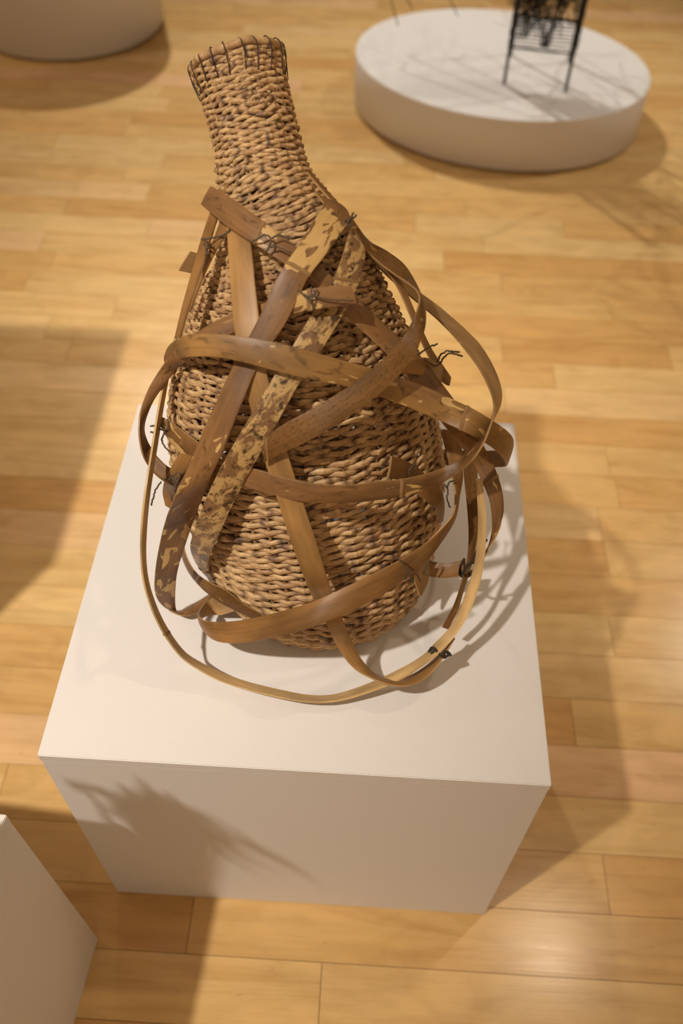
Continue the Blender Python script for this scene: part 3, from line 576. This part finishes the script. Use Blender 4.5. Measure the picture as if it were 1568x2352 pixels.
def strip(kind, rails, nodes, label=None, pale=((0, 0), (1, 0))):
    A, Bq = np.array(rails[0]), np.array(rails[1])
    for _ in range(1):                           # take the tremor out of the hand-set points
        for Q in (A, Bq):
            Q[1:-1] = 0.14*Q[:-2]+0.72*Q[1:-1]+0.14*Q[2:]
    A = spline(A, 7); Bq = spline(Bq, 7); n = len(A)
    mid = (A+Bq)/2
    T = np.gradient(mid, axis=0); T /= np.linalg.norm(T, axis=1)[:, None]
    X = Bq-A; wid = np.linalg.norm(X, axis=1)
    X /= wid[:, None]+1e-9
    Nn = np.cross(T, X); Nn /= np.linalg.norm(Nn, axis=1)[:, None]+1e-9
    # the skin side is the one that looks away from the vessel, as a majority
    d = mid[:, None]-AX[None, ::8, :3]
    near = np.argmin((d**2).sum(2), axis=1)
    away = d[np.arange(n), near]
    sgn = 1.0 if (Nn*away).sum() > 0 else -1.0
    Nn = Nn*sgn
    th = 0.0021
    prof = [0.0, 0.06, 0.28, 0.5, 0.72, 0.94, 1.0]
    crown = [-0.0005, 0.0, 0.0003, 0.00045, 0.0003, 0.0, -0.0005]
    scale = np.clip(wid/0.02, 0.25, 1.0)
    V, F, UVm, MI = [], [], [], []
    su = np.r_[0, np.cumsum(np.linalg.norm(np.diff(mid, axis=0), axis=1))]
    m = len(prof)
    for i in range(n):
        for f_, c_ in zip(prof, crown):
            V.append(A[i]*(1-f_)+Bq[i]*f_+Nn[i]*(c_*scale[i]+th/2)); UVm.append((su[i], f_*0.022))
        for f_, c_ in ((1.0, 0.0), (0.5, 0.0004), (0.0, 0.0)):
            V.append(A[i]*(1-f_)+Bq[i]*f_+Nn[i]*(c_*scale[i]-th/2)); UVm.append((su[i], f_*0.022))
    q = m+3
    for i in range(n-1):
        for k in range(q):
            a, b = i*q+k, i*q+(k+1) % q
            F.append((a, b, b+q, a+q) if sgn > 0 else (a, a+q, b+q, b)); MI.append(0 if k < m-1 else 1)
    F.append(tuple(range(q))); MI.append(1); F.append(tuple(range((n-1)*q, n*q))); MI.append(1)
    V = np.asarray(V)
    V[:, 2] = np.maximum(V[:, 2], ZT+0.0004)
    o = mesh_obj('bamboo_strip', V-VO, F, M_skin[kind], vessel)
    me = o.data; me.materials.append(M_skin['edge'] if kind == 'edge' else M_inner)
    me.polygons.foreach_set('material_index', MI)
    me.polygons.foreach_set('use_smooth', [len(f) == 4 for f in F])
    me.set_sharp_from_angle(angle=math.radians(38))
    uv = me.uv_layers.new(name='UVMap')
    li = np.zeros(len(me.loops), np.int32); me.loops.foreach_get('vertex_index', li)
    uv.data.foreach_set('uv', np.asarray(UVm, np.float32)[li].ravel())
    pa = me.attributes.new('pale', 'FLOAT', 'POINT')
    pv = np.interp(np.linspace(0, 1, n), [p[0] for p in pale], [p[1] for p in pale])
    pa.data.foreach_set('value', np.repeat(pv, q).astype(np.float32))
    bm = bmesh.new(); bm.from_mesh(me); bmesh.ops.recalc_face_normals(bm, faces=bm.faces[:]); bm.to_mesh(me); bm.free()
    if label: o['label'] = label
    for s in nodes:                               # the raised ring where the cane had a joint
        i0 = int(s*(n-1)); i0 = min(max(i0, 1), n-2)
        c, t_, x_, nn = mid[i0], T[i0], X[i0], Nn[i0]; w2 = wid[i0]/2+0.0006
        Vn, Fn = [], []
        pr = [(-0.0016, 0.0001), (-0.0006, 0.0007), (0.0, 0.0004), (0.0007, 0.0008), (0.0017, 0.0001)]
        for du, up in pr:
            for fx in (-1, -0.5, 0, 0.5, 1):
                Vn.append(c+t_*(du+0.0010*math.sin(fx*2.0))+x_*w2*fx+nn*(th/2+up+0.0009*(1-fx*fx)-0.0005*fx*fx))
            for fx in (1, -1):
                Vn.append(c+t_*du+x_*w2*fx-nn*(th/2+0.0002))
        for i in range(len(pr)-1):
            for k in range(7):
                a, b = i*7+k, i*7+(k+1) % 7
                Fn.append((a, b, b+7, a+7))
        Fn.append(tuple(range(7))); Fn.append(tuple(range(28, 35)))
        on = mesh_obj('node_ring', np.asarray(Vn)-VO, Fn, M_node, o, smooth=False)
        bm = bmesh.new(); bm.from_mesh(on.data); bmesh.ops.recalc_face_normals(bm, faces=bm.faces[:]); bm.to_mesh(on.data); bm.free()
    return o
for kind, rails, nodes, label, pale in STRIPS:
    strip(kind, rails, nodes, label, pale)

CORDS = [[[-0.0511,0.2855,0.8542],[-0.0451,0.2835,0.8591],[-0.0393,0.2847,0.862],[-0.0342,0.2834,0.8598],[-0.0352,0.2777,0.856],[-0.0378,0.2762,0.851]],
[[-0.0342,0.2834,0.8598],[-0.0278,0.2853,0.8622],[-0.0197,0.284,0.861],[-0.0137,0.282,0.863]],
[[-0.0352,0.2777,0.856],[-0.0273,0.2782,0.8553],[-0.0168,0.2734,0.8541]],
[[-0.0082,0.2456,0.8367],[-0.0007,0.2365,0.8378],[0.0054,0.2362,0.8393],[0.0189,0.2365,0.8364],[0.0374,0.2382,0.8354]],
[[0.0021,0.2427,0.8429],[0.0033,0.2354,0.8398],[0.005,0.2311,0.8293]],
[[0.0071,0.2425,0.8416],[0.0021,0.2326,0.8375],[-0.0026,0.2381,0.8392]],
[[0.0213,0.3182,0.8522],[0.0268,0.3181,0.8588],[0.0318,0.3155,0.8595],[0.0312,0.3147,0.8549],[0.0251,0.3167,0.8567]],
[[0.0281,0.3161,0.8572],[0.0309,0.3157,0.8626],[0.033,0.3145,0.8684]],
[[0.0298,0.3187,0.8573],[0.0332,0.3145,0.8635],[0.0353,0.3136,0.8666]],
[[-0.1,0.3156,0.8344],[-0.0922,0.312,0.838],[-0.0844,0.3123,0.84],[-0.0752,0.3097,0.8464],[-0.0729,0.3108,0.8493]],
[[-0.0972,0.3098,0.8383],[-0.0921,0.3019,0.8394],[-0.0934,0.2981,0.8354],[-0.0898,0.2976,0.8329],[-0.0938,0.2946,0.8334]],
[[-0.0958,0.305,0.8372],[-0.0908,0.2978,0.8379],[-0.0904,0.3086,0.8351]],
[[0.096,0.2436,0.7772],[0.1031,0.2548,0.7756],[0.1131,0.2642,0.7734]],
[[0.1018,0.2482,0.7682],[0.1123,0.2578,0.7535],[0.1172,0.2685,0.7467]],
[[0.1148,0.2633,0.7531],[0.1167,0.2598,0.7648],[0.1221,0.2581,0.7711],[0.1338,0.2666,0.7632]],
[[0.1177,0.2657,0.7492],[0.1204,0.2632,0.7597],[0.1263,0.265,0.7631],[0.137,0.2716,0.7546]],
[[-0.1397,0.2302,0.6956],[-0.1342,0.2152,0.6977],[-0.1276,0.21,0.704],[-0.1292,0.2178,0.7085]],
[[-0.1332,0.2138,0.6975],[-0.139,0.215,0.6976],[-0.1412,0.2133,0.7031],[-0.1448,0.2114,0.7036]],
[[-0.1377,0.2158,0.6963],[-0.1404,0.2098,0.6982],[-0.1445,0.2088,0.6995]],
[[-0.132,0.2122,0.6981],[-0.134,0.2059,0.6929],[-0.129,0.1964,0.6928],[-0.1224,0.1879,0.6953]],
[[-0.139,0.197,0.6506],[-0.1282,0.1821,0.6644],[-0.1199,0.1783,0.6766],[-0.1145,0.1771,0.6795],[-0.1162,0.1736,0.6737],[-0.122,0.1789,0.6733]],
[[-0.1384,0.1928,0.6491],[-0.1434,0.1878,0.6431],[-0.1458,0.1828,0.6372],[-0.1496,0.1826,0.6254]],
[[-0.1223,0.1787,0.6712],[-0.1188,0.1738,0.6661],[-0.1204,0.1728,0.6585]],
[[0.0946,0.1887,0.6783],[0.0952,0.1906,0.6858],[0.099,0.1955,0.6878],[0.1002,0.1946,0.6831]],
[[0.133,0.2191,0.6373],[0.1367,0.215,0.6339],[0.1361,0.2069,0.6302],[0.1401,0.2044,0.6202]],
[[0.1354,0.2146,0.6375],[0.137,0.2141,0.6458],[0.1419,0.2182,0.6442]],
[[0.0855,0.1293,0.6353],[0.0918,0.1288,0.6299],[0.0975,0.1287,0.619],[0.0979,0.1274,0.6033]],
[[0.0975,0.1287,0.619],[0.1031,0.129,0.6142],[0.1092,0.1305,0.6056],[0.1132,0.1325,0.5925]],
[[0.0968,0.1281,0.6176],[0.1014,0.1266,0.6104],[0.1055,0.1268,0.6007]],
[[0.1224,0.1881,0.5292],[0.1244,0.1861,0.546],[0.1262,0.1905,0.5554]]]
THICK = [[[0.1778,0.1821,0.6],[0.1734,0.18,0.594],[0.1687,0.1749,0.586],[0.1666,0.17,0.578],[0.162,0.1712,0.57],[0.1592,0.17,0.558]],
[[0.1655,0.2075,0.533],[0.1615,0.1981,0.533],[0.1611,0.1857,0.533],[0.1666,0.1803,0.538],[0.1682,0.1702,0.563]],
[[0.1305,0.1126,0.498],[0.1336,0.1149,0.503],[0.14,0.1086,0.504],[0.1457,0.1063,0.5],[0.1518,0.1106,0.502]],
[[0.1325,0.1095,0.5],[0.1365,0.1114,0.504],[0.1426,0.1068,0.504],[0.148,0.1102,0.504],[0.1524,0.1087,0.5]]]
for k, c in enumerate(CORDS+THICK):
    P = spline(c, 6) if len(c) > 2 else spline(c, 8)
    nz = nr.normal(0, 0.00025, P.shape); nz[0] = 0
    V, F = tube_geo(P+nz, 0.00085 if k < len(CORDS) else 0.0016, 6)
    V = np.asarray(V); V[:, 2] = np.maximum(V[:, 2], ZT+0.0003)
    mesh_obj('cord_tie', V-VO, F, M_cord if k < len(CORDS) else M_cord_dark, vessel, smooth=True)

# ------------------------------------------------------------------ wire sculpture on the oval plinth
F0 = Vector((0.3980,2.1713,0.1520)); F1 = Vector((0.5673,2.1428,0.1520))
sculpt = empty('wire_sculpture', (*((F0+F1)/2).to_tuple(),))
tag(sculpt, 'black wire chair shaped sculpture standing on the low oval plinth', 'sculpture')
SO = np.array(sculpt.location)
def wire(name, P, r, mat, sides=6):
    V, F = tube_geo(P, r, sides); return mesh_obj(name, np.asarray(V)-SO, F, mat, sculpt, smooth=True)
wr = np.random.RandomState(3)
f0, f1 = np.array(F0), np.array(F1)
ax = (f1-f0)/np.linalg.norm(f1-f0); by = np.array([-ax[1], ax[0], 0]); up = np.array([0, 0, 1.0])
for f in (f0, f1, f0+by*0.19, f1+by*0.19):
    top = 0.62 if f is f0 or f is f1 else 0.9
    wire('leg', [f+up*0.0, f+up*0.2, f+up*top], 0.0048, M_steel, 8)
# rungs: wires across the two front legs
for z in (0.098, 0.103, 0.112, 0.122, 0.131, 0.141, 0.150, 0.160, 0.170, 0.179, 0.184):
    a, b = f0+up*(z+wr.normal(0, .001)), f1+up*(z+wr.normal(0, .001))
    P = np.array([a+(b-a)*t+up*wr.normal(0, .0008)+by*wr.normal(0, .001) for t in np.linspace(-0.03, 1.03, 7)])
    wire('rung', P, 0.0024 if z < 0.1 or z > 0.175 else 0.0014, M_wire, 5)
def joined(name, polys, r, mat, sides=4):
    V, F = [], []
    for P in polys:
        v, f = tube_geo(P, r, sides); s = len(V); V += list(v); F += [tuple(i+s for i in q) for q in f]
    o = mesh_obj(name, np.asarray(V)-SO, F, mat, sculpt); o['kind'] = 'stuff'; return o
# wire bound round the legs
polys = []
for f in (f0, f1):
    for _ in range(10):
        z = 0.100+wr.rand()*0.04; P = []
        q0 = wr.rand()*6
        while z < 0.62:
            P.append(f+up*z+0.0062*(math.cos(q0)*ax+math.sin(q0)*by)+wr.normal(0, .0012, 3)); q0 += 0.9; z += 0.0035+wr.rand()*0.004
        polys.append(np.array(P))
joined('wire_binding', polys, 0.0016, M_wire)
# curling tangle strung inside the frame and above
polys = []
cen = (f0+f1)/2
for i in range(150):
    a = f0+ax*wr.rand()*np.linalg.norm(f1-f0)*(0.25 if i % 2 else 1.0)+by*wr.rand()*0.03+up*(0.115+wr.rand()*0.12)
    b = cen+ax*wr.normal(0, .06)+by*wr.rand()*0.12+up*(0.2+wr.rand()*0.45)
    c = (a+b)/2+wr.normal(0, .035, 3); c2 = a*0.3+b*0.7+wr.normal(0, .03, 3)
    polys.append(spline([a, c, c2, b], 6))
for i in range(22):                                # bundles that fan down to the bottom rung
    a = cen+ax*(0.005+wr.normal(0, .006))+up*(0.104+wr.rand()*0.01)
    b = cen+ax*(wr.choice([-0.06, 0.05])+wr.normal(0, .012))+by*wr.rand()*0.05+up*(0.30+wr.rand()*0.25)
    polys.append(spline([a, a*0.55+b*0.45+wr.normal(0, .006, 3), b], 7))
joined('wire_tangle', polys, 0.00105, M_wire)
# long loose twigs of wire that reach out over the plinth
polys = []
for i in range(46):
    a = cen+by*0.08+up*(0.45+wr.rand()*0.5)
    q = wr.rand()*2*math.pi; L = 0.25+wr.rand()*0.4
    e = a+np.array([math.cos(q)*L, math.sin(q)*L, wr.normal(0.03, .16)])
    e[2] = max(e[2], 0.55)
    polys.append(spline([a, a*0.6+e*0.4+wr.normal(0, .05, 3), a*0.25+e*0.75+wr.normal(0, .06, 3), e+wr.normal(0, .04, 3)], 7))
joined('loose_wires', polys, 0.0016, M_wire)
for P in [[[0.04635,2.35,0.3895],[0.05991,2.34,0.3283],[0.07406,2.33,0.282],[0.09227,2.32,0.2346]],
    [[0.2013,2.4,0.3461],[0.2234,2.4,0.3022],[0.2445,2.4,0.2709],[0.2634,2.4,0.2389]],
    [[0.08506,2.4,0.3417],[0.1007,2.4,0.2974],[0.1333,2.4,0.2502]],
    [[0.6147,2.35,0.379],[0.614,2.33,0.3315],[0.6081,2.32,0.2788],[0.5971,2.3,0.2632]],
    [[0.4015,2.35,0.3708],[0.3962,2.33,0.3229],[0.3972,2.32,0.2986]]]:
    P = np.array(P); top = cen+by*0.09+up*(0.70+0.1*wr.rand())
    wire('hanging_wire', spline(np.vstack([top, top*0.5+P[0]*0.5+up*0.06, P]), 6), 0.0016, M_wire, 5)

# ------------------------------------------------------------------ twig sculpture on the lower left plinth (outside the frame, its shadow shows)
tw = empty('twig_sculpture', (-0.345, -0.16, ZT))
tag(tw, 'bushy bundle of dark twigs standing on the lower left plinth, outside the view', 'sculpture')
TO = np.array(tw.location); polys = []
for i in range(120):
    a = TO+np.array([wr.normal(0, .012), wr.normal(0, .012), 0.0])
    e = TO+np.array([0.050+wr.normal(0, .020), 0.030+wr.normal(0, .010), 0.228+wr.normal(0, .020)])
    polys.append(spline([a, a*0.5+e*0.5+wr.normal(0, .006, 3), e, e+np.array([wr.normal(0.0, .016), wr.normal(0.0, .010), wr.normal(0.0, .014)])], 6))
for i in range(9):
    a = TO+np.array([0.05, 0.02, 0.25])+wr.normal(0, .012, 3)
    e = a+np.array([0.03+wr.rand()*0.05, wr.normal(-.02, .012), wr.normal(0.0, .015)])
    polys.append(spline([a, a*0.5+e*0.5+np.array([0, 0, .02]), e], 6))
V, F = [], []
for P in polys:
    P[:, 2] = np.maximum(P[:, 2], ZT+0.003)
    v, f = tube_geo(P, 0.0022, 5); s = len(V); V += list(v); F += [tuple(i+s for i in q) for q in f]
o = mesh_obj('twigs', np.asarray(V)-TO, F, M_cord_dark, tw); o['kind'] = 'stuff'
